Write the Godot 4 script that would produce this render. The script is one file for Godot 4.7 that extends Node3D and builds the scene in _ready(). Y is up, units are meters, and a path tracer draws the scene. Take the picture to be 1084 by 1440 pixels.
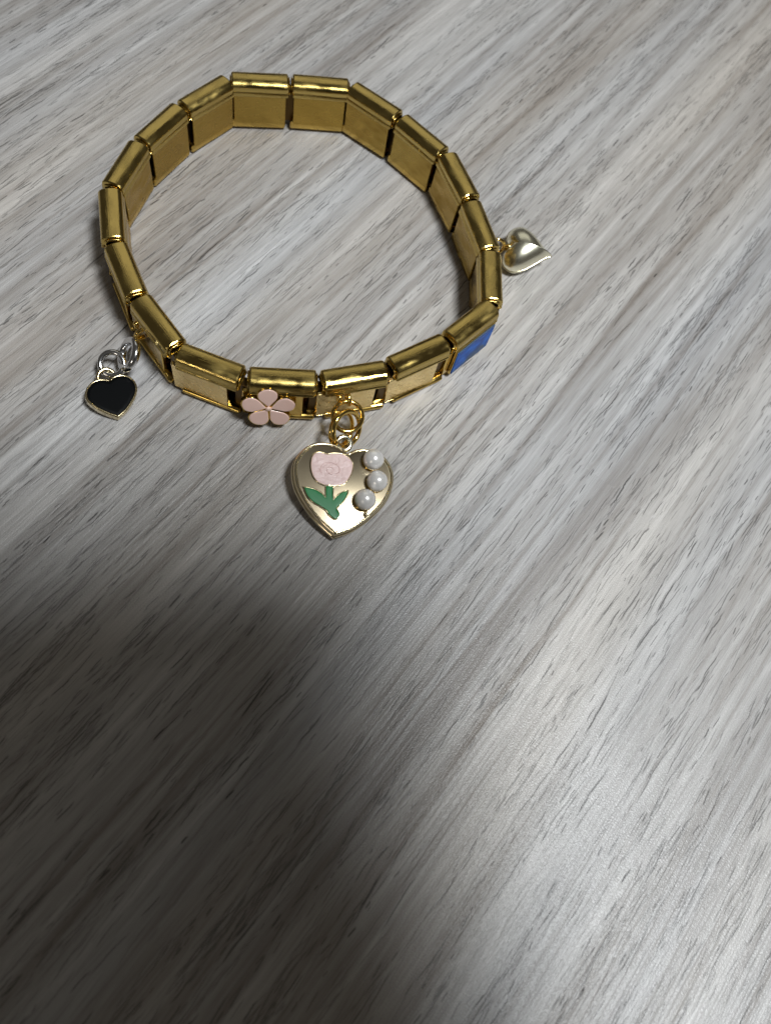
extends Node3D

# Close-up of a gold link bracelet with charms on a grey wood-grain table top. Units are metres; shapes are written in millimetres and scaled in MB.commit().

const MM := 0.001
const LINK_COUNT := 18
const WALL := 8.7          # height of a link, mm

var rng := RandomNumberGenerator.new()
var taken := {}

# ---------------------------------------------------------------- mesh building

class MB:
	var v := PackedVector3Array()
	var uv := PackedVector2Array()
	var uv2 := PackedVector2Array()
	var g := PackedInt32Array()

	# corners counter-clockwise seen from outside; group -1 is flat
	func tri(a: Vector3, b: Vector3, c: Vector3, ua: Vector2, ub: Vector2, uc: Vector2, grp: int) -> void:
		v.append(a); v.append(c); v.append(b)
		uv.append(ua); uv.append(uc); uv.append(ub)
		g.append(grp)

	func quad(a: Vector3, b: Vector3, c: Vector3, d: Vector3, ua: Vector2, ub: Vector2, uc: Vector2, ud: Vector2, grp: int) -> void:
		tri(a, b, c, ua, ub, uc, grp)
		tri(a, c, d, ua, uc, ud, grp)

	func cap(ring: PackedVector2Array, at: Callable, up: bool, grp: int) -> void:
		var ix := Geometry2D.triangulate_polygon(ring)
		for k in range(0, ix.size(), 3):
			var a := ring[ix[k]]
			var b := ring[ix[k + 1]]
			var c := ring[ix[k + 2]]
			if ((b - a).cross(c - a) > 0.0) != up:
				var t := b
				b = c
				c = t
			tri(at.call(a), at.call(b), at.call(c), a * 0.1, b * 0.1, c * 0.1, grp)

	# a plate or pillow with this outline (counter-clockwise): layers of [inset, z], one smoothing group per band
	func solid(outline: PackedVector2Array, layers: Array, groups: Array, where := Transform3D()) -> void:
		var rings := []
		for l in layers:
			rings.append(MB.offset(outline, l[0]))
		var n := outline.size()
		for k in layers.size() - 1:
			var z0: float = layers[k][1]
			var z1: float = layers[k + 1][1]
			var r0: PackedVector2Array = rings[k]
			var r1: PackedVector2Array = rings[k + 1]
			for i in n:
				var j := (i + 1) % n
				quad(where * Vector3(r0[i].x, r0[i].y, z0), where * Vector3(r0[j].x, r0[j].y, z0), where * Vector3(r1[j].x, r1[j].y, z1), where * Vector3(r1[i].x, r1[i].y, z1),
					Vector2(i * 0.05, z0 * 0.1), Vector2((i + 1) * 0.05, z0 * 0.1), Vector2((i + 1) * 0.05, z1 * 0.1), Vector2(i * 0.05, z1 * 0.1), groups[k])
		var zb: float = layers[0][1]
		var zt: float = layers[-1][1]
		cap(rings[0], func(q): return where * Vector3(q.x, q.y, zb), false, 90)
		cap(rings[-1], func(q): return where * Vector3(q.x, q.y, zt), true, groups[-1])

	# the outline shrunk towards a middle: layers of [share, z]
	func puff(outline: PackedVector2Array, mid: Vector2, layers: Array, grp: int) -> void:
		var n := outline.size()
		var mean := 0.0
		for q in outline:
			mean += q.distance_to(mid) / n
		for k in layers.size() - 1:
			for i in n:
				var j := (i + 1) % n
				var p := []
				for w in [[i, k], [j, k], [j, k + 1], [i, k + 1]]:
					var share: float = layers[w[1]][0]
					var out := outline[w[0]] - mid
					var q := mid + (out * share + out.normalized() * mean * 0.8 * (1.0 - share)) * share
					p.append(Vector3(q.x, q.y, layers[w[1]][1]))
				quad(p[0], p[1], p[2], p[3], Vector2(), Vector2(), Vector2(), Vector2(), grp)

	func puff_at(outline: PackedVector2Array, mid: Vector2, layers: Array, where: Transform3D) -> void:
		var first := v.size()
		puff(outline, mid, layers, 6)
		for i in range(first, v.size()):
			v[i] = where * v[i]

	# a bar along x with this closed cross-section of (z, y), clockwise as drawn with z to the right: stations of [x, inset, group of the band that follows]
	func loft(profile: PackedVector2Array, stations: Array) -> void:
		var n := profile.size()
		var run := 0.0
		for k in stations.size() - 1:
			var r0 := MB.offset(profile, -stations[k][1])
			var r1 := MB.offset(profile, -stations[k + 1][1])
			var x0: float = stations[k][0]
			var x1: float = stations[k + 1][0]
			run = 0.0
			for i in n:
				var j := (i + 1) % n
				var step := profile[i].distance_to(profile[j])
				quad(Vector3(x0, r0[i].y, r0[i].x), Vector3(x0, r0[j].y, r0[j].x), Vector3(x1, r1[j].y, r1[j].x), Vector3(x1, r1[i].y, r1[i].x),
					Vector2(x0 * 0.1, run * 0.1), Vector2(x0 * 0.1, (run + step) * 0.1), Vector2(x1 * 0.1, (run + step) * 0.1), Vector2(x1 * 0.1, run * 0.1), stations[k][2])
				run += step
		for e in [0, -1]:
			var x: float = stations[e][0]
			cap(MB.offset(profile, -stations[e][1]), func(q): return Vector3(x, q.y, q.x), e == 0, -1)

	func tube(pts: PackedVector3Array, r: float, closed: bool, sides := 12) -> void:
		var n := pts.size()
		var frames := []
		var side := Vector3.ZERO
		for i in n:
			var t := (pts[(i + 1) % n] - pts[(i - 1 + n) % n]) if closed else (pts[mini(i + 1, n - 1)] - pts[maxi(i - 1, 0)])
			t = t.normalized()
			if side == Vector3.ZERO:
				side = t.cross(Vector3(0.31, 0.85, 0.42)).normalized()
			side = (side - t * side.dot(t)).normalized()
			frames.append([side, t.cross(side)])
		var at := func(i: int, s: int) -> Vector3:
			var a := TAU * s / sides
			return pts[i % n] + (frames[i % n][0] * cos(a) + frames[i % n][1] * sin(a)) * r
		for i in (n if closed else n - 1):
			for s in sides:
				quad(at.call(i, s), at.call(i, s + 1), at.call(i + 1, s + 1), at.call(i + 1, s), Vector2(), Vector2(), Vector2(), Vector2(), 1)
		if not closed:
			for s in sides:
				tri(pts[0], at.call(0, s + 1), at.call(0, s), Vector2(), Vector2(), Vector2(), 2)
				tri(pts[n - 1], at.call(n - 1, s), at.call(n - 1, s + 1), Vector2(), Vector2(), Vector2(), 3)

	func ball(c: Vector3, r: float, squash := 1.0, nu := 32, nv := 18) -> void:
		var at := func(i: int, j: int) -> Vector3:
			var a := TAU * i / nu
			var b := PI * j / nv - PI / 2.0
			return c + Vector3(cos(a) * cos(b), sin(a) * cos(b), sin(b) * squash) * r
		for i in nu:
			for j in nv:
				if j > 0:
					tri(at.call(i, j), at.call(i + 1, j), at.call(i + 1, j + 1), Vector2(), Vector2(), Vector2(), 1)
				else:
					tri(at.call(i, j), at.call(i + 1, j + 1), at.call(i, j + 1), Vector2(), Vector2(), Vector2(), 1)
				if j > 0 and j < nv - 1:
					tri(at.call(i, j), at.call(i + 1, j + 1), at.call(i, j + 1), Vector2(), Vector2(), Vector2(), 1)

	func commit() -> ArrayMesh:
		var sums := {}
		var n := g.size()
		var face := PackedVector3Array()
		for k in n:
			var a := v[3 * k]
			var f := (v[3 * k + 2] - a).cross(v[3 * k + 1] - a)
			face.append(f)
			if g[k] >= 0:
				for w in 3:
					var key := [(v[3 * k + w] * 2000.0).round(), g[k]]
					sums[key] = sums.get(key, Vector3.ZERO) + f
		var normals := PackedVector3Array()
		var places := PackedVector3Array()
		for k in n:
			for w in 3:
				var m := face[k]
				if g[k] >= 0:
					m = sums[[(v[3 * k + w] * 2000.0).round(), g[k]]]
				normals.append(m.normalized() if m.length() > 1e-12 else Vector3.UP)
				places.append(v[3 * k + w] * 0.001)
		var arrays := []
		arrays.resize(Mesh.ARRAY_MAX)
		arrays[Mesh.ARRAY_VERTEX] = places
		arrays[Mesh.ARRAY_NORMAL] = normals
		arrays[Mesh.ARRAY_TEX_UV] = uv
		if uv2.size():
			arrays[Mesh.ARRAY_TEX_UV2] = uv2
		var mesh := ArrayMesh.new()
		mesh.add_surface_from_arrays(Mesh.PRIMITIVE_TRIANGLES, arrays)
		return mesh

	static func offset(o: PackedVector2Array, d: float) -> PackedVector2Array:
		if d == 0.0:
			return o
		var r := PackedVector2Array()
		var n := o.size()
		for i in n:
			var a := (o[i] - o[(i - 1 + n) % n]).normalized()
			var b := (o[(i + 1) % n] - o[i]).normalized()
			var na := Vector2(-a.y, a.x)
			var nb := Vector2(-b.y, b.x)
			var m := na + nb
			m = m / maxf(0.45, m.length_squared() * 0.5)
			r.append(o[i] + m * d)
		return r


func ccw(o: PackedVector2Array) -> PackedVector2Array:
	var s := 0.0
	for i in o.size():
		s += o[i].cross(o[(i + 1) % o.size()])
	if s < 0.0:
		o.reverse()
	return o


# a smooth closed outline through these points; the points whose numbers are in corners stay sharp
func smooth(p: PackedVector2Array, corners: Array, sub: int) -> PackedVector2Array:
	var r := PackedVector2Array()
	var n := p.size()
	for i in n:
		var a := p[(i - 1 + n) % n]
		var b := p[i]
		var c := p[(i + 1) % n]
		var d := p[(i + 2) % n]
		if i in corners:
			a = b * 2.0 - c
		if (i + 1) % n in corners:
			d = c * 2.0 - b
		for k in sub:
			r.append(b.cubic_interpolate(c, a, d, float(k) / sub))
	return ccw(r)


func circle(c: Vector3, normal: Vector3, r: float, squeeze := 1.0, steps := 40) -> PackedVector3Array:
	var x := normal.cross(Vector3(0.2, 1.0, 0.3)).normalized()
	var y := normal.normalized().cross(x)
	var p := PackedVector3Array()
	for i in steps:
		var a := TAU * i / steps
		p.append(c + x * cos(a) * r + y * sin(a) * r * squeeze)
	return p


func rounded_rect(x0: float, y0: float, x1: float, y1: float, r: float, steps := 4) -> PackedVector2Array:
	var p := PackedVector2Array()
	for k in 4:
		var c := Vector2([x1 - r, x0 + r, x0 + r, x1 - r][k], [y1 - r, y1 - r, y0 + r, y0 + r][k])
		for s in steps + 1:
			var a := PI / 2.0 * (k + float(s) / steps)
			p.append(c + Vector2(cos(a), sin(a)) * r)
	return p


# ---------------------------------------------------------------- nodes

func numbered(called: String) -> String:
	var n: int = taken.get(called, 0)
	taken[called] = n + 1
	return called if n == 0 else "%s_%03d" % [called, n]


func thing(called: String, label: String, category: String, group := "") -> Node3D:
	var o := Node3D.new()
	o.name = numbered(called)
	o.set_meta("label", label)
	o.set_meta("category", category)
	if group:
		o.set_meta("group", group)
	add_child(o)
	return o


func part(called: String, shape, m: Material, parent: Node3D) -> MeshInstance3D:
	var o := MeshInstance3D.new()
	o.mesh = shape.commit() if shape is MB else shape
	o.material_override = m
	var n := 0
	var at := called
	while parent.has_node(at):
		n += 1
		at = "%s_%03d" % [called, n]
	o.name = at
	parent.add_child(o, true)
	return o


# ---------------------------------------------------------------- textures and materials

func strokes_texture(side: int, count: int, angle: float, spread: float, least: float, most: float, seed_: int) -> ImageTexture:
	var r := RandomNumberGenerator.new()
	r.seed = seed_
	var data := PackedByteArray()
	data.resize(side * side)
	data.fill(140)
	for k in count:
		var a := angle + r.randfn(0.0, spread)
		var p := Vector2(r.randf() * side, r.randf() * side)
		var d := Vector2(cos(a), sin(a))
		var deep := r.randi_range(-90, 60)
		for s in int(r.randf_range(least, most)):
			var q := p + d * s
			var at := posmod(int(q.y), side) * side + posmod(int(q.x), side)
			data[at] = clampi(data[at] + deep, 0, 255)
	return ImageTexture.create_from_image(Image.create_from_data(side, side, false, Image.FORMAT_L8, data))


func metal(name_: String, albedo: Color, rough: float, bump: Texture2D = null, depth := 0.0, scale_ := Vector3.ONE) -> StandardMaterial3D:
	var m := StandardMaterial3D.new()
	m.resource_name = name_
	m.albedo_color = albedo.linear_to_srgb()
	m.metallic = 1.0
	m.roughness = rough
	if bump:
		m.heightmap_enabled = true
		m.heightmap_texture = bump
		m.heightmap_scale = depth
		m.uv1_scale = scale_
	return m


func enamel(name_: String, srgb: Color, rough: float, coat := 0.5) -> StandardMaterial3D:
	var m := StandardMaterial3D.new()
	m.resource_name = name_
	m.albedo_color = srgb
	m.roughness = rough
	if coat > 0.0:
		m.clearcoat_enabled = true
		m.clearcoat = coat
		m.clearcoat_roughness = 0.12
	return m


func noise_bytes(w: int, h: int, freq: float, octaves: int, seed_: int, to_w: int, to_h: int) -> PackedByteArray:
	var n := FastNoiseLite.new()
	n.seed = seed_
	n.noise_type = FastNoiseLite.TYPE_SIMPLEX_SMOOTH
	n.frequency = freq
	n.fractal_octaves = octaves
	var im := n.get_image(w, h, false, false, true)
	im.convert(Image.FORMAT_L8)
	im.resize(to_w, to_h, Image.INTERPOLATE_CUBIC)
	return im.get_data()


# the printed wood grain of the table in two layers, u along the grain: soft bands of tone over 240 x 204 mm ...
func wood_bands() -> ImageTexture:
	var w := 768
	var h := 1536
	var broad := noise_bytes(20, 256, 0.035, 2, 3, w, h)
	var mid := noise_bytes(40, 1024, 0.06, 3, 11, w, h)
	var fine := noise_bytes(60, 1536, 0.16, 2, 27, w, h)
	var warm := noise_bytes(24, 256, 0.03, 2, 41, w, h)
	var tones := PackedByteArray()
	tones.resize(w * h)
	for i in w * h:
		tones[i] = clampi(int(158.0 + (broad[i] - 128) * 0.17 + (mid[i] - 128) * 0.22 + (fine[i] - 128) * 0.11), 0, 255)
	# soft dark veins that wander along the grain
	var r := RandomNumberGenerator.new()
	r.seed = 7
	for k in 240:
		var x := r.randf() * w
		var y := r.randf() * h
		var length := int(r.randf_range(60.0, 330.0))
		var wide := r.randf_range(0.6, 3.6)
		var deep := r.randf_range(0.06, 0.24)
		var slope := 0.0
		for s in length:
			slope = clampf(slope + r.randf_range(-0.04, 0.04), -0.12, 0.12)
			y += slope
			var fade := minf(1.0, 3.0 * minf(s + 1, length - s) / length) * deep
			for q in range(-int(wide * 1.5) - 1, int(wide * 1.5) + 2):
				var at := posmod(int(y) + q, h) * w + posmod(int(x) + s, w)
				tones[at] = int(tones[at] * (1.0 - fade * exp(-q * q / (wide * wide))))
	var color := PackedByteArray()
	color.resize(w * h * 3)
	for i in w * h:
		var t := tones[i] / 255.0
		var k := (warm[i] - 128) / 128.0
		color[3 * i] = clampi(int(61.0 + 178.0 * t + 3.0 * k), 0, 255)
		color[3 * i + 1] = clampi(int(56.0 + 180.0 * t - 14.0 * maxf(0.0, 0.62 - t)), 0, 255)
		color[3 * i + 2] = clampi(int(53.0 + 180.0 * t - 28.0 * maxf(0.0, 0.62 - t) - 4.0 * k), 0, 255)
	return ImageTexture.create_from_image(Image.create_from_data(w, h, false, Image.FORMAT_RGB8, color))


# ... and, on a finer tile of 110 x 84 mm, the pores and the embossed ridges: [pores, relief]
func wood_pores() -> Array:
	var w := 2048
	var h := 2048
	var shade := PackedByteArray()
	shade.resize(w * h)
	shade.fill(255)
	var ridge := noise_bytes(48, 2048, 0.075, 2, 61, w, h)
	var grit := noise_bytes(2048, 2048, 0.20, 1, 55, w, h)
	var streak := noise_bytes(16, 512, 0.06, 2, 71, w, h)
	var hair := noise_bytes(64, 2048, 0.3, 1, 81, w, h)
	var high := PackedByteArray()
	high.resize(w * h)
	for i in w * h:
		high[i] = clampi(int(150.0 + (ridge[i] - 128) * 0.40 + (grit[i] - 128) * 0.20), 0, 255)
		shade[i] = clampi(int(250.0 + minf(0.0, hair[i] - 128.0) * 0.22), 0, 255)
	var r := RandomNumberGenerator.new()
	r.seed = 17
	var made := 0
	while made < 1250:
		var x := r.randi_range(0, w - 1)
		var y := r.randi_range(0, h - 1)
		if r.randf() > 0.05 + 1.6 * pow((255 - streak[y * w + x]) / 255.0, 3.0):
			continue
		made += 1
		var dark := r.randf_range(0.45, 1.0)
		for bundle in r.randi_range(1, 8):
			var x1 := x + int(r.randfn(0.0, 85.0))
			var y1 := y + r.randfn(0.0, 13.0)
			var length := int(r.randf_range(14.0, 70.0) * (1.0 if r.randf() < 0.65 else 2.5))
			var wide := r.randf_range(0.9, 1.9) if r.randf() < 0.85 else r.randf_range(2.0, 3.2)
			var deep := r.randf_range(0.25, 0.85) * dark
			var slope := r.randf_range(-0.05, 0.05)
			for s in length:
				slope = clampf(slope + r.randf_range(-0.05, 0.05), -0.16, 0.16)
				y1 += slope
				if r.randf() < 0.03:
					y1 += r.randf_range(-2.0, 2.0)
				var fade := minf(1.0, 4.0 * minf(s + 1, length - s) / length) * deep * r.randf_range(0.8, 1.0)
				var base := int(floor(y1))
				for q in range(-3, 5):
					var off := (base + q - y1) / wide
					var much := fade * exp(-off * off * 1.3)
					if much > 0.02:
						var at := posmod(base + q, h) * w + posmod(x1 + s, w)
						shade[at] = mini(shade[at], clampi(int(255.0 * (1.0 - 0.74 * much)), 40, 255))
						high[at] = clampi(int(high[at] * (1.0 - 0.30 * much)), 0, 255)
	var a := Image.create_from_data(w, h, false, Image.FORMAT_L8, shade)
	a.convert(Image.FORMAT_RGB8)
	var b := Image.create_from_data(w, h, false, Image.FORMAT_L8, high)
	return [ImageTexture.create_from_image(a), ImageTexture.create_from_image(b)]


# ---------------------------------------------------------------- the bracelet

var gold: StandardMaterial3D
var gold_cap: StandardMaterial3D
var gold_inside: StandardMaterial3D
var gold_scratched: StandardMaterial3D
var gold_bright: StandardMaterial3D
var gold_dark: StandardMaterial3D


func cap_shape() -> MB:
	# (z, y): up the outer lip, over the rounded top and down to the inner lip
	var p := PackedVector2Array()
	var t := WALL
	for q in [Vector2(1.50, t - 2.35), Vector2(1.72, t - 2.35), Vector2(1.82, t - 2.2), Vector2(1.80, t - 2.02), Vector2(1.66, t - 1.92), Vector2(1.64, t - 1.80), Vector2(1.74, t - 1.68), Vector2(1.76, t - 1.5), Vector2(1.68, t - 1.42)]:
		p.append(q)
	for i in 15:
		var a := PI * i / 14.0
		p.append(Vector2(1.70 * signf(cos(a)) * pow(absf(cos(a)), 0.8), t - 1.25 + 1.25 * pow(sin(a), 0.8)))
	for q in [Vector2(-1.60, t - 1.42), Vector2(-1.72, t - 1.56), Vector2(-1.86, t - 2.05), Vector2(-1.80, t - 2.2), Vector2(-1.3, t - 2.2)]:
		p.append(q)
	p = ccw(p)
	p.reverse()   # the loft wants the other sense, since (z, y) seen from +x is mirrored
	var m := MB.new()
	var q := PackedVector2Array()
	for a in p:
		q.append(a)
	var st := [[-4.66, 0.66, 5], [-4.61, 0.46, 5], [-4.51, 0.42, 6], [-4.46, 0.60, 6], [-4.43, 0.55, 7], [-4.41, 0.24, 7], [-4.33, 0.09, 8], [-4.16, 0.0, 9],
		[4.16, 0.0, 10], [4.33, 0.09, 11], [4.41, 0.24, 11], [4.43, 0.55, 12], [4.46, 0.60, 12], [4.51, 0.42, 13], [4.61, 0.46, 13], [4.66, 0.66, 13]]
	m.loft(q, st)
	return m


func bottom_shape() -> MB:
	var p := PackedVector2Array()
	for q in [Vector2(-1.35, 1.7), Vector2(-1.6, 1.6), Vector2(-1.66, 0.5), Vector2(-1.4, 0.14), Vector2(-0.7, 0.02), Vector2(0.7, 0.02), Vector2(1.4, 0.14), Vector2(1.72, 0.5), Vector2(1.78, 0.85), Vector2(1.6, 1.05), Vector2(1.3, 1.2)]:
		p.append(q)
	p = ccw(p)
	p.reverse()
	var m := MB.new()
	m.loft(p, [[-4.05, 0.35, 5], [-3.98, 0.1, 5], [-3.8, 0.0, 6], [4.4, 0.0, 7], [4.58, 0.1, 7], [4.65, 0.35, 7]])
	return m


func link_parts(o: Node3D, shapes: Dictionary, outer: Material) -> void:
	part("top_cap", shapes.cap, gold_cap, o)
	part("bottom_cap", shapes.bottom, gold, o)
	part("inner_plate", shapes.inner, gold_inside, o)
	part("outer_plate", shapes.outer, outer, o)
	part("hinge_bar", shapes.hinge, gold_dark, o)


func build_bracelet() -> void:
	var shapes := {"cap": cap_shape().commit(), "bottom": bottom_shape().commit()}
	var m := MB.new()
	m.solid(rounded_rect(-4.0, 0.35, 4.15, WALL - 2.0, 0.2), [[0.08, -1.62], [0.0, -1.55], [0.0, -1.3]], [5, 6, -1], Transform3D())
	shapes.inner = m.commit()
	m = MB.new()   # bent inwards at its far end, where it laps past the cap
	m.solid(rounded_rect(-5.35, 0.75, 2.85, WALL - 2.2, 0.25), [[0.0, 1.05], [0.0, 1.42], [0.05, 1.52], [0.14, 1.55]], [5, 6, 6, -1])
	for i in m.v.size():
		if m.v[i].x < -4.3:
			var past := -4.3 - m.v[i].x
			m.v[i].z -= past * past * 0.35
	shapes.outer = m.commit()
	m = MB.new()
	m.solid(rounded_rect(3.6, 1.0, 6.0, WALL - 1.9, 0.3), [[0.1, -0.7], [0.0, -0.6], [0.0, 0.6], [0.1, 0.7]], [5, 6, 7, -1])
	shapes.hinge = m.commit()

	var joints := PackedVector2Array([Vector2(-11.41, -24.79), Vector2(-2.51, -28.16), Vector2(6.59, -25.27), Vector2(15.22, -21.26), Vector2(21.64, -14.21), Vector2(26.97, -6.25), Vector2(29.84, 2.94), Vector2(25.42, 11.6), Vector2(19.25, 19.16),
		Vector2(11.2, 24.73), Vector2(1.92, 27.84), Vector2(-7.81, 27.31), Vector2(-15.87, 21.86), Vector2(-22.42, 14.77), Vector2(-26.87, 6.28), Vector2(-26.66, -3.22), Vector2(-24.41, -12.43), Vector2(-20.11, -20.9)])
	# places between the links, clockwise from the right end of the farthest one
	var b := thing("bracelet", "gold link bracelet lying open in a ring on the grey wood table", "bracelet")
	var plain := Node3D.new()
	plain.name = "link"
	b.add_child(plain)
	link_parts(plain, shapes, gold)
	for k in LINK_COUNT:
		var o: Node3D = plain if k == 0 else plain.duplicate()
		if k > 0:
			o.name = "link_%03d" % k
			b.add_child(o)
		var p0 := joints[k]
		var p1 := joints[(k + 1) % LINK_COUNT]
		var x := Vector3(p0.x - p1.x, 0, p0.y - p1.y).normalized()
		var turned := Basis(x, Vector3.UP, x.cross(Vector3.UP))
		turned = turned * Basis.from_euler(Vector3(rng.randfn(0.0, 0.022), rng.randfn(0.0, 0.02), rng.randfn(0.0, 0.006)))
		o.transform = Transform3D(turned, Vector3((p0.x + p1.x) * 0.5, rng.randf_range(0.05, 0.3), (p0.y + p1.y) * 0.5) * MM)
		# every link is worn a little differently
		for e in ["top_cap", "inner_plate"]:
			var worn: StandardMaterial3D = o.get_node(e).material_override.duplicate()
			worn.uv1_offset = Vector3(rng.randf(), rng.randf(), 0)
			worn.roughness *= rng.randf_range(0.8, 1.25)
			worn.albedo_color = worn.albedo_color.lerp(Color(0.72, 0.64, 0.40), rng.randf_range(0.0, 0.25))
			o.get_node(e).material_override = worn
		match k:
			4: lug(o, Vector3(-0.2, 5.0, 1.5), gold_bright)
			6: blue_panel(o)
			7, 8: o.get_node("outer_plate").material_override = gold_scratched
			9: flower(o)
			10: o.get_node("outer_plate").material_override = gold_scratched
			11: lug(o, Vector3(-1.6, 4.9, 1.5), gold_bright)
		if k == 8:
			lug(o, Vector3(-1.1, 5.2, 1.5), gold_bright)


func lug(o: Node3D, at: Vector3, m: Material) -> void:
	var s := MB.new()   # a small bracket of flat bar that a ring passes through
	var arc := PackedVector3Array()
	for k in 13:
		var a := -PI / 2.0 + PI * k / 12.0
		arc.append(at + Vector3(0, sin(a) * 0.85, cos(a) * 1.25))
	s.tube(arc, 0.3, false, 10)
	part("charm_lug", s, m, o)
	s = MB.new()
	s.ball(at + Vector3(-1.25, 0.75, 0.35), 0.42, 1.0, 16, 10)
	s.ball(at + Vector3(-1.35, 0.05, 0.3), 0.36, 1.0, 16, 10)
	part("solder_bead", s, m, o)


func blue_panel(o: Node3D) -> void:
	o.set_meta("label", "link with a blue enamel face")
	var w := 96
	var n := FastNoiseLite.new()
	n.seed = 5
	n.frequency = 0.035
	n.fractal_octaves = 4
	var im := Image.create(w, w, false, Image.FORMAT_RGB8)
	for y in w:
		for x in w:
			var k := n.get_noise_2d(x, y)
			var deep := Color(0.02, 0.25, 0.58).lerp(Color(0.07, 0.42, 0.80), clampf(0.5 + k, 0.0, 1.0))
			# a greyish brown shape in the lower half
			var ridge := 0.62 + 0.18 * sin(x * 0.07 + 0.8) + 0.25 * n.get_noise_2d(x * 1.3, 300.0)
			var low := smoothstep(ridge, ridge + 0.16, y / float(w))
			im.set_pixel(x, y, deep.lerp(Color(0.33, 0.32, 0.33), low * (0.55 + k * 0.6)))
	var m := enamel("blue_enamel", Color.WHITE, 0.4, 0.0)
	m.metallic_specular = 0.25
	m.albedo_texture = ImageTexture.create_from_image(im)
	m.uv1_scale = Vector3(1.22, -1.85, 1)
	m.uv1_offset = Vector3(0.5, 1.15, 0)
	var s := MB.new()
	s.solid(rounded_rect(-4.2, 0.9, 3.75, WALL - 2.35, 0.2), [[0.0, 1.5], [0.0, 1.95], [0.08, 2.02]], [5, 6, -1])
	part("enamel_panel", s, m, o)
	s = MB.new()
	s.solid(rounded_rect(-4.3, 0.75, 3.9, WALL - 2.15, 0.2), [[0.0, 1.45], [0.0, 1.8], [0.05, 1.85]], [5, 6, -1])
	part("panel_tray", s, gold, o)


func flower(o: Node3D) -> void:
	o.set_meta("label", "link with a pink enamel flower on its face")
	var frame := Transform3D(Basis.from_euler(Vector3(-deg_to_rad(12.0), 0, 0)), Vector3(-1.75, 4.35, 2.55))
	var pink := enamel("pink_enamel", Color8(236, 200, 188), 0.28, 0.5)
	for k in 5:
		var a := deg_to_rad(94.0 + 72.0 * k)
		var turned := frame * Transform3D(Basis(Vector3(0, 0, 1), a) * Basis(Vector3(1, 0, 0), 0.03), Vector3(0, 0, 0.012 * k))
		var p := smooth(PackedVector2Array([Vector2(0.1, 0.0), Vector2(0.95, -0.66), Vector2(2.0, -1.34), Vector2(3.1, -1.30), Vector2(3.76, -0.45), Vector2(3.7, 0.45), Vector2(3.05, 1.30), Vector2(2.0, 1.34), Vector2(0.95, 0.66)]), [0], 4)
		var s := MB.new()
		s.solid(MB.offset(p, 0.0), [[0.05, -0.75], [0.0, -0.65], [0.0, -0.08], [0.06, 0.0], [0.16, 0.0]], [5, 6, 7, 7, 8], turned)
		part("petal_rim", s, gold_bright, o)
		s = MB.new()
		s.puff_at(p, Vector2(2.2, 0.0), [[0.925, 0.0], [0.91, 0.05], [0.87, 0.08], [0.8, 0.09], [0.4, 0.095], [0.002, 0.095]], turned)
		part("petal", s, pink, o)
	var c := MB.new()
	c.ball(frame * Vector3(0, 0, 0.05), 0.42, 0.6, 20, 12)
	part("flower_centre", c, enamel("pale_pink_enamel", Color8(232, 196, 178), 0.3), o)
	c = MB.new()   # the post behind it
	c.tube(PackedVector3Array([frame * Vector3(0, 0.3, -1.3), frame * Vector3(0, 0.3, -0.5)]), 1.5, false, 18)
	part("flower_post", c, gold_bright, o)


# ---------------------------------------------------------------- charms

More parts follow.
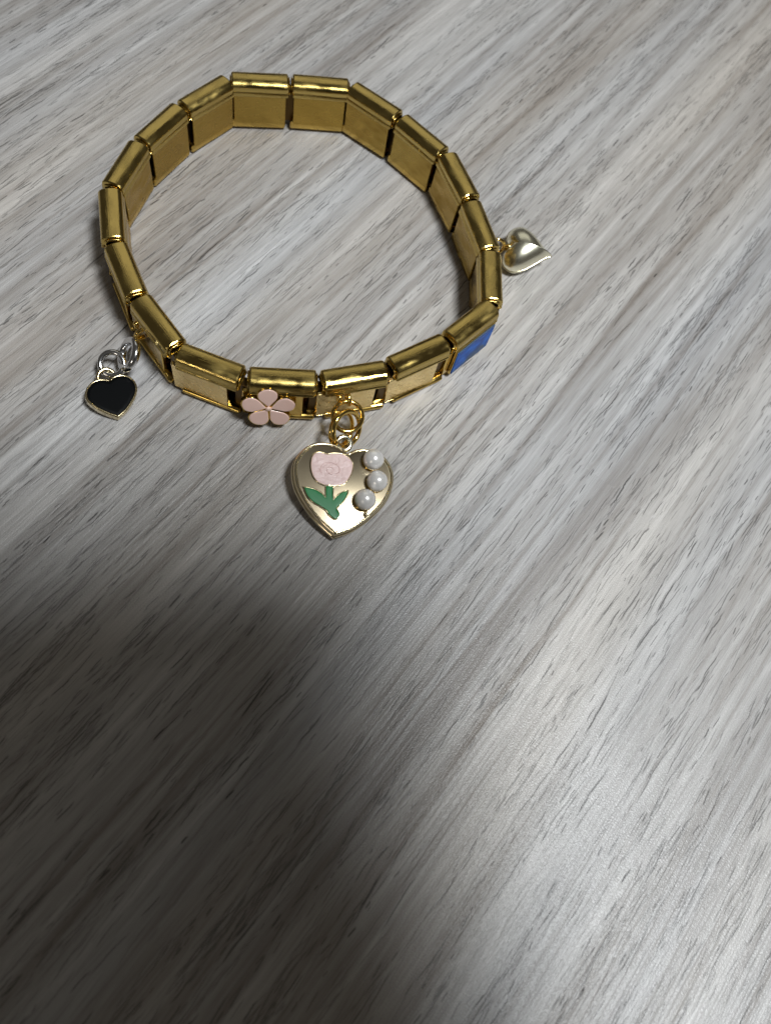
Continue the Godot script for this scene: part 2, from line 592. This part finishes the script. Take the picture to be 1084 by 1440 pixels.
func tulip_heart() -> void:
	var t := thing("tulip_heart_charm", "pale gold heart charm with pink tulip and three pearls hanging from the bracelet front", "charm")
	var at := Vector3(18.52, 3.6, 35.5)
	var n := Vector3(0.126, 0.984, 0.129).normalized()
	var x := (Vector3(0.963, -0.09, -0.253) - n * n.dot(Vector3(0.963, -0.09, -0.253))).normalized()
	t.transform = Transform3D(Basis(x, n.cross(x), n), at * MM)
	var champagne := metal("champagne_gold", Color(0.80, 0.69, 0.46), 0.16, null)
	var satin := metal("satin_champagne", Color(0.45, 0.375, 0.255), 0.2, strokes_texture(256, 2600, 0.6, 0.5, 8, 40, 9), 0.0012, Vector3(0.8, 0.8, 1))
	var o := smooth(PackedVector2Array([Vector2(0.35, 4.31), Vector2(-0.62, 5.07), Vector2(-2.43, 5.41), Vector2(-4.47, 4.94), Vector2(-5.96, 3.45), Vector2(-6.62, 1.45), Vector2(-6.14, -1.01), Vector2(-4.78, -3.23), Vector2(-2.64, -5.49), Vector2(-0.17, -7.29),
		Vector2(2.16, -6.09), Vector2(4.50, -3.98), Vector2(6.36, -1.41), Vector2(7.09, 1.36), Vector2(6.56, 3.45), Vector2(5.11, 4.91), Vector2(3.25, 5.37), Vector2(1.49, 5.08)]), [0, 9], 7)
	var s := MB.new()
	s.solid(o, [[0.35, -1.98], [-0.05, -1.86], [-0.14, -1.5], [-0.12, -1.22], [0.06, -1.12], [0.06, -0.38], [0.13, -0.12], [0.28, 0.0], [0.42, -0.02], [0.52, -0.2], [0.62, -0.2]], [5, 6, 6, 6, 7, 8, 8, 8, 8, 9, 9])
	part("heart_frame", s, champagne, t)
	s = MB.new()
	var dome := []   # the face is faintly domed
	for k in 9:
		var f := 1.0 - k / 8.0
		dome.append([maxf(f, 0.002) * 0.93, -0.17 + 0.22 * (1.0 - f * f)])
	s.puff(o, Vector2(0.1, 0.0), dome, 7)
	part("heart_face", s, satin, t)
	# tulip: raised rims with enamel poured inside them
	var pink := enamel("blush_enamel", Color8(226, 196, 192), 0.34, 0.4)
	var swirl := NoiseTexture2D.new()
	swirl.width = 128
	swirl.height = 128
	var fn := FastNoiseLite.new()
	fn.seed = 12
	fn.frequency = 0.03
	fn.domain_warp_enabled = true
	fn.domain_warp_amplitude = 40.0
	swirl.noise = fn
	pink.heightmap_enabled = true
	pink.heightmap_texture = swirl
	pink.heightmap_scale = 0.006
	pink.uv1_scale = Vector3(2.2, 2.2, 1)
	var green := enamel("green_enamel", Color8(36, 128, 74), 0.22, 0.5)
	var bloom := smooth(PackedVector2Array([Vector2(-2.40, 3.52), Vector2(-3.10, 3.66), Vector2(-3.95, 3.45), Vector2(-4.32, 2.56), Vector2(-4.17, 1.10), Vector2(-3.44, -0.14), Vector2(-2.24, -0.62), Vector2(-0.98, -0.51), Vector2(0.28, -0.06), Vector2(1.02, 1.25), Vector2(1.14, 2.76), Vector2(0.45, 3.60), Vector2(-0.67, 3.92), Vector2(-1.70, 3.76)]), [], 4)
	var leaves := smooth(PackedVector2Array([Vector2(-4.84, -1.43), Vector2(-4.29, -1.43), Vector2(-3.41, -1.54), Vector2(-2.58, -1.90), Vector2(-1.86, -2.41), Vector2(-2.01, -0.75), Vector2(-1.16, -0.69), Vector2(-1.09, -1.87), Vector2(-0.85, -2.61), Vector2(-0.38, -1.93), Vector2(0.19, -1.35),
		Vector2(0.87, -1.10), Vector2(0.75, -1.76), Vector2(0.19, -2.85), Vector2(-0.39, -3.63), Vector2(0.06, -4.29), Vector2(-0.28, -4.99), Vector2(-1.21, -4.53), Vector2(-1.46, -4.11), Vector2(-2.39, -3.59), Vector2(-3.55, -3.08), Vector2(-4.34, -2.36)]), [0, 4, 5, 6, 8, 11], 4)
	for e in [["tulip_bloom", bloom, pink, 0.10], ["tulip_leaves", leaves, green, 0.10]]:
		var up: float = e[3]
		s = MB.new()
		s.solid(MB.offset(e[1], -0.17), [[0.0, -0.2], [0.0, 0.03 + up], [0.05, 0.09 + up], [0.12, 0.09 + up], [0.15, 0.0 + up]], [5, 6, 6, 6, 7])
		part("enamel_rim", s, champagne, t)
		s = MB.new()
		s.solid(MB.offset(e[1], -0.01), [[0.0, -0.05], [0.0, 0.0 + up], [0.05, 0.035 + up], [0.12, 0.05 + up]], [5, 6, 6, 6])
		part(e[0], s, e[2], t)
	var turn := PackedVector3Array()   # the curl drawn in the bloom
	for k in 34:
		var q := k / 33.0
		turn.append(Vector3(-1.55 + cos(q * 9.5 + 0.6) * (0.25 + 1.35 * q), 1.55 + sin(q * 9.5 + 0.6) * (0.2 + 1.0 * q), 0.135))
	s = MB.new()
	s.tube(turn, 0.075, false, 8)
	part("bloom_curl", s, enamel("deeper_blush", Color8(220, 186, 182), 0.3, 0.4), t)
	# pearls in shallow cups
	var pearl := enamel("pearl", Color8(234, 231, 228), 0.27, 1.0)
	pearl.metallic = 0.3
	pearl.clearcoat_roughness = 0.12
	pearl.metallic_specular = 1.0
	for q in [Vector2(3.79, 3.59), Vector2(4.57, 0.70), Vector2(3.21, -2.07)]:
		s = MB.new()
		s.ball(Vector3(q.x, q.y, 1.0), 1.42, 1.0, 40, 24)
		part("pearl", s, pearl, t)
		s = MB.new()
		s.tube(circle(Vector3(q.x, q.y, 0.05), Vector3(0, 0, 1), 1.22), 0.17, true, 10)
		part("pearl_cup", s, gold_bright, t)
	s = MB.new()
	s.ball(Vector3(3.58, -3.9, -0.05), 0.3, 1.0, 16, 10)
	s.ball(Vector3(3.62, -3.55, -0.08), 0.26, 0.8, 16, 10)
	part("rim_bead", s, champagne, t)
	# the loop in the notch, and the two jump rings; places in the world turned into the charm's own axes
	var own := Transform3D(t.transform.basis, at).affine_inverse()
	s = MB.new()
	s.tube(circle(Vector3(-0.2, 5.75, -0.75), Vector3(0.12, -0.25, 1.0), 0.92), 0.34, true, 14)
	part("loop", s, metal("pale_gold", Color(0.86, 0.80, 0.62), 0.15), t)
	for e in [[Vector3(16.05, 4.4, 26.15), Vector3(0.25, 0.80, 0.45), 2.05, 0.33], [Vector3(16.55, 4.35, 28.0), Vector3(0.75, 0.55, 0.28), 2.45, 0.36], [Vector3(15.85, 3.5, 27.9), Vector3(0.80, 0.45, 0.20), 2.35, 0.30]]:
		s = MB.new()
		s.tube(circle(own * e[0], own.basis * e[1], e[2], 1.0, 48), e[3], true, 12)
		part("jump_ring", s, gold_bright, t)


func black_heart() -> void:
	var t := thing("black_heart_charm", "small black enamel heart charm hanging on two silver rings", "charm")
	var at := Vector3(-15.24, 2.15, 33.37)
	var n := Vector3(0.216, 0.972, 0.087).normalized()
	var x0 := Vector3(0.843, -0.141, -0.52)
	var x := (x0 - n * n.dot(x0)).normalized()
	t.transform = Transform3D(Basis(x, n.cross(x), n), at * MM)
	var rim := metal("antique_gold", Color(0.60, 0.50, 0.30), 0.2)
	var o := smooth(PackedVector2Array([Vector2(-0.01, 1.32), Vector2(-0.51, 1.49), Vector2(-1.44, 1.56), Vector2(-2.32, 1.2), Vector2(-3.01, 0.40), Vector2(-3.24, -0.51), Vector2(-2.97, -1.35), Vector2(-1.98, -2.34), Vector2(-0.76, -3.10), Vector2(0.42, -3.66),
		Vector2(1.42, -2.90), Vector2(2.42, -1.66), Vector2(3.09, -0.41), Vector2(3.20, 0.63), Vector2(2.80, 1.50), Vector2(2.00, 1.98), Vector2(1.15, 2.03), Vector2(0.46, 1.79)]), [0, 9], 6)
	var s := MB.new()
	s.solid(MB.offset(o, -0.22), [[0.3, -1.4], [0.08, -1.34], [0.0, -1.15], [0.0, -0.2], [0.07, -0.04], [0.18, 0.0], [0.28, -0.04], [0.32, -0.15]], [5, 6, 6, 7, 7, 7, 7, 8])
	part("heart_frame", s, rim, t)
	var black := enamel("black_enamel", Color8(6, 7, 8), 0.4, 0.0)
	black.metallic_specular = 0.15
	s = MB.new()
	s.solid(MB.offset(o, 0.04), [[0.0, -0.3], [0.0, -0.10], [0.12, -0.05], [0.4, -0.02]], [5, 6, 6, 6])
	part("black_enamel", s, black, t)
	s = MB.new()
	s.tube(circle(Vector3(-0.35, 2.15, -0.75), Vector3(0.1, -0.3, 1.0), 1.15), 0.3, true, 12)
	part("loop", s, rim, t)
	var silver := metal("silver", Color(0.72, 0.72, 0.73), 0.16)
	var own := Transform3D(t.transform.basis, at).affine_inverse()
	for e in [[Vector3(-14.95, 3.6, 28.0), Vector3(-0.72, 0.60, 0.36), 1.95, 0.60], [Vector3(-16.75, 2.6, 29.75), Vector3(0.10, 0.90, 0.42), 1.6, 0.42]]:
		s = MB.new()
		s.tube(circle(own * e[0], own.basis * e[1], e[2], 1.0, 48), e[3], true, 12)
		part("jump_ring", s, silver, t)


func puffy_heart() -> void:
	var t := thing("puffy_heart_charm", "shiny pale gold puffed heart charm with its tip pointing away from the bracelet", "charm")
	var at := Vector3(32.1, 2.45, -13.6)
	var n := Vector3(-0.12, 0.96, 0.24).normalized()
	var y0 := Vector3(-1.0, -0.05, 0.10)       # towards the notch, on the bracelet's side
	var y := (y0 - n * n.dot(y0)).normalized()
	t.transform = Transform3D(Basis(y.cross(n), y, n), at * MM)
	var o := smooth(PackedVector2Array([Vector2(0.0, 2.1), Vector2(-0.7, 2.95), Vector2(-2.0, 3.4), Vector2(-3.4, 2.9), Vector2(-4.15, 1.4), Vector2(-3.5, -0.4), Vector2(-2.0, -2.2), Vector2(-0.65, -3.6), Vector2(0.0, -4.7),
		Vector2(0.65, -3.6), Vector2(2.0, -2.2), Vector2(3.5, -0.4), Vector2(4.15, 1.4), Vector2(3.4, 2.9), Vector2(2.0, 3.4), Vector2(0.7, 2.95)]), [8], 6)
	for k in o.size():
		o[k] *= 0.92
	var layers := []
	for k in 25:
		var a := PI * (k / 24.0) - PI / 2.0
		layers.append([maxf(pow(absf(cos(a)), 0.85), 0.002), 2.75 * sin(a)])
	var s := MB.new()
	s.puff(o, Vector2(0, 0.2), layers, 1)
	part("puffed_heart", s, metal("bright_pale_gold", Color(0.93, 0.90, 0.72), 0.27), t)
	s = MB.new()
	s.tube(o_ring(o), 0.12, true, 8)
	part("seam", s, metal("seam_gold", Color(0.80, 0.72, 0.48), 0.2), t)
	s = MB.new()
	s.tube(circle(Vector3(0.0, 2.6, 0.3), Vector3(1.0, 0.1, 0.2), 0.75), 0.3, true, 12)
	part("loop", s, gold_bright, t)
	s = MB.new()
	var own := Transform3D(t.transform.basis, at).affine_inverse()
	s.tube(circle(own * Vector3(27.7, 3.3, -12.0), own.basis * Vector3(0.3, 0.35, 0.9), 1.15), 0.26, true, 12)
	part("jump_ring", s, gold_bright, t)


func o_ring(o: PackedVector2Array) -> PackedVector3Array:
	var p := PackedVector3Array()
	for q in o:
		p.append(Vector3(q.x, q.y, 0.0))
	return p


# ---------------------------------------------------------------- the photographer's phone, whose shadow falls over the lower left

func phone(eye: Transform3D) -> void:
	var t := thing("phone", "black phone held over the table whose shadow darkens the lower left", "phone")
	t.transform = eye
	var black := enamel("black_glass", Color8(14, 14, 16), 0.2, 0.5)
	var s := MB.new()
	var outline := PackedVector2Array()
	for q in rounded_rect(-28.0, -132.0, 55.0, 25.0, 9.0, 6):
		outline.append(q.rotated(deg_to_rad(7.0)))
	s.solid(outline, [[1.5, 5.0], [0.4, 5.6], [0.0, 6.8], [0.0, 12.0], [0.4, 13.0], [1.5, 13.4]], [5, 5, 6, 7, 7, 8])
	part("body", s, black, t)
	s = MB.new()
	s.tube(circle(Vector3(0, 0, 3.6), Vector3(0, 0, 1), 6.0), 1.5, true, 12)
	part("lens_ring", s, metal("dark_steel", Color(0.2, 0.2, 0.21), 0.3), t)


# ----------------------------------------------------------------

func _ready() -> void:
	rng.seed = 21
	# camera
	var eye := Transform3D(Basis(Vector3(0.94193856, 0.13685595, -0.30663039), Vector3(-0.33578527, 0.38390577, -0.86015383), Vector3(0.0, 0.91317403, 0.40756986)), Vector3(25.307, 106.70, 83.382) * MM)
	var cam := Camera3D.new()
	cam.name = "camera"
	cam.transform = eye
	var look := CameraAttributesPhysical.new()
	look.frustum_focal_length = 20.0
	look.frustum_near = 0.01
	look.frustum_far = 20.0
	look.frustum_focus_distance = 0.119
	look.exposure_aperture = 17.0
	cam.attributes = look
	add_child(cam)
	cam.current = true
	# the dim room round the table
	var around := WorldEnvironment.new()
	around.name = "room_light"
	var env := Environment.new()
	env.background_mode = Environment.BG_COLOR
	env.background_color = Color(0.055, 0.051, 0.045).linear_to_srgb()
	env.tonemap_mode = Environment.TONE_MAPPER_LINEAR
	env.tonemap_exposure = 1.0
	env.sdfgi_enabled = true
	env.ssao_enabled = true
	env.ssil_enabled = true
	around.environment = env
	add_child(around)
	# the lamp overhead, a little to the right of the camera
	var lamp := AreaLight3D.new()
	lamp.name = "overhead_lamp"
	lamp.area_size = Vector2(0.075, 0.095)
	lamp.light_energy = 0.265
	lamp.light_color = Color(0.975, 0.993, 1.0)
	lamp.area_range = 6.0
	lamp.shadow_enabled = true
	add_child(lamp)
	lamp.look_at_from_position(Vector3(0.16, 0.44, 0.075), Vector3.ZERO, Vector3.FORWARD)

	# a second, weaker lamp behind the photographer's left shoulder
	var low := AreaLight3D.new()
	low.name = "corner_lamp"
	low.area_size = Vector2(0.22, 0.22)
	low.light_energy = 0.11
	low.light_color = Color(1.0, 0.96, 0.90)
	low.area_range = 6.0
	low.shadow_enabled = true
	add_child(low)
	low.look_at_from_position(Vector3(-0.25, 0.46, 0.84).normalized() * 1.5, Vector3.ZERO, Vector3.UP)
	# a wide pale window behind the bracelet
	var window := AreaLight3D.new()
	window.name = "window_light"
	window.area_size = Vector2(1.3, 0.8)
	window.light_energy = 0.17
	window.light_color = Color(1.0, 0.995, 0.95)
	window.area_range = 6.0
	window.shadow_enabled = true
	add_child(window)
	window.look_at_from_position(Vector3(-0.21, 0.66, -0.72) * 1.7, Vector3.ZERO, Vector3.UP)

	# the table
	var pores := wood_pores()
	var tm := StandardMaterial3D.new()
	tm.resource_name = "grey_wood_laminate"
	tm.albedo_texture = pores[0]
	tm.detail_enabled = true
	tm.detail_albedo = wood_bands()
	tm.detail_blend_mode = BaseMaterial3D.BLEND_MODE_MUL
	tm.detail_uv_layer = BaseMaterial3D.DETAIL_UV_2
	tm.roughness = 0.36
	tm.metallic_specular = 0.44
	tm.heightmap_enabled = true
	tm.heightmap_texture = pores[1]
	tm.heightmap_scale = 0.015
	var s := MB.new()
	var slab := rounded_rect(-420.0, -330.0, 330.0, 330.0, 12.0)
	s.solid(slab, [[1.0, -25.0], [0.0, -24.0], [0.0, -1.0], [1.0, 0.0]], [5, 5, 6, -1], Transform3D(Basis(Vector3(1, 0, 0), Vector3(0, 0, -1), Vector3(0, 1, 0)), Vector3.ZERO))
	var along := Vector3(cos(deg_to_rad(70.0)), 0, -sin(deg_to_rad(70.0)))
	var across := Vector3(sin(deg_to_rad(70.0)), 0, cos(deg_to_rad(70.0)))
	for i in s.v.size():
		s.uv2.append(Vector2((s.v[i].dot(along) + 110.0) / 240.0, (s.v[i].dot(across) + 82.0) / 204.0))
		s.uv[i] = Vector2(s.v[i].dot(along) / 110.0, s.v[i].dot(across) / 84.0)
	var table := MeshInstance3D.new()
	table.name = "table_top"
	table.mesh = s.commit()
	table.material_override = tm
	table.set_meta("kind", "structure")
	table.set_meta("label", "grey wood grain table top under the bracelet")
	add_child(table)

	# metals
	var brushed := strokes_texture(256, 2600, 0.0, 0.03, 40, 200, 3)
	var scratches := strokes_texture(256, 900, 2.3, 0.35, 15, 110, 4)
	var smudge := NoiseTexture2D.new()
	smudge.width = 256
	smudge.height = 256
	smudge.seamless = true
	var sn := FastNoiseLite.new()
	sn.seed = 33
	sn.frequency = 0.012
	sn.fractal_octaves = 4
	smudge.noise = sn
	gold = metal("gold", Color(0.60, 0.41, 0.11), 0.2)
	gold_cap = metal("polished_gold", Color(0.56, 0.41, 0.13), 0.16, brushed, 0.0007, Vector3(0.6, 1.4, 1))
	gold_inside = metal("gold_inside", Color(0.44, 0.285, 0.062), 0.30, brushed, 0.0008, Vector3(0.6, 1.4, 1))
	gold_scratched = metal("scratched_gold", Color(0.84, 0.64, 0.29), 0.24, scratches, 0.006, Vector3(0.9, 0.9, 1))
	gold_bright = metal("bright_gold", Color(0.84, 0.58, 0.17), 0.12)
	gold_dark = metal("dark_gold", Color(0.10, 0.06, 0.02), 0.4)
	for m in [gold, gold_cap, gold_inside, gold_scratched]:
		m.roughness *= 1.9
		m.roughness_texture = smudge
	build_bracelet()
	tulip_heart()
	black_heart()
	puffy_heart()
	phone(eye)
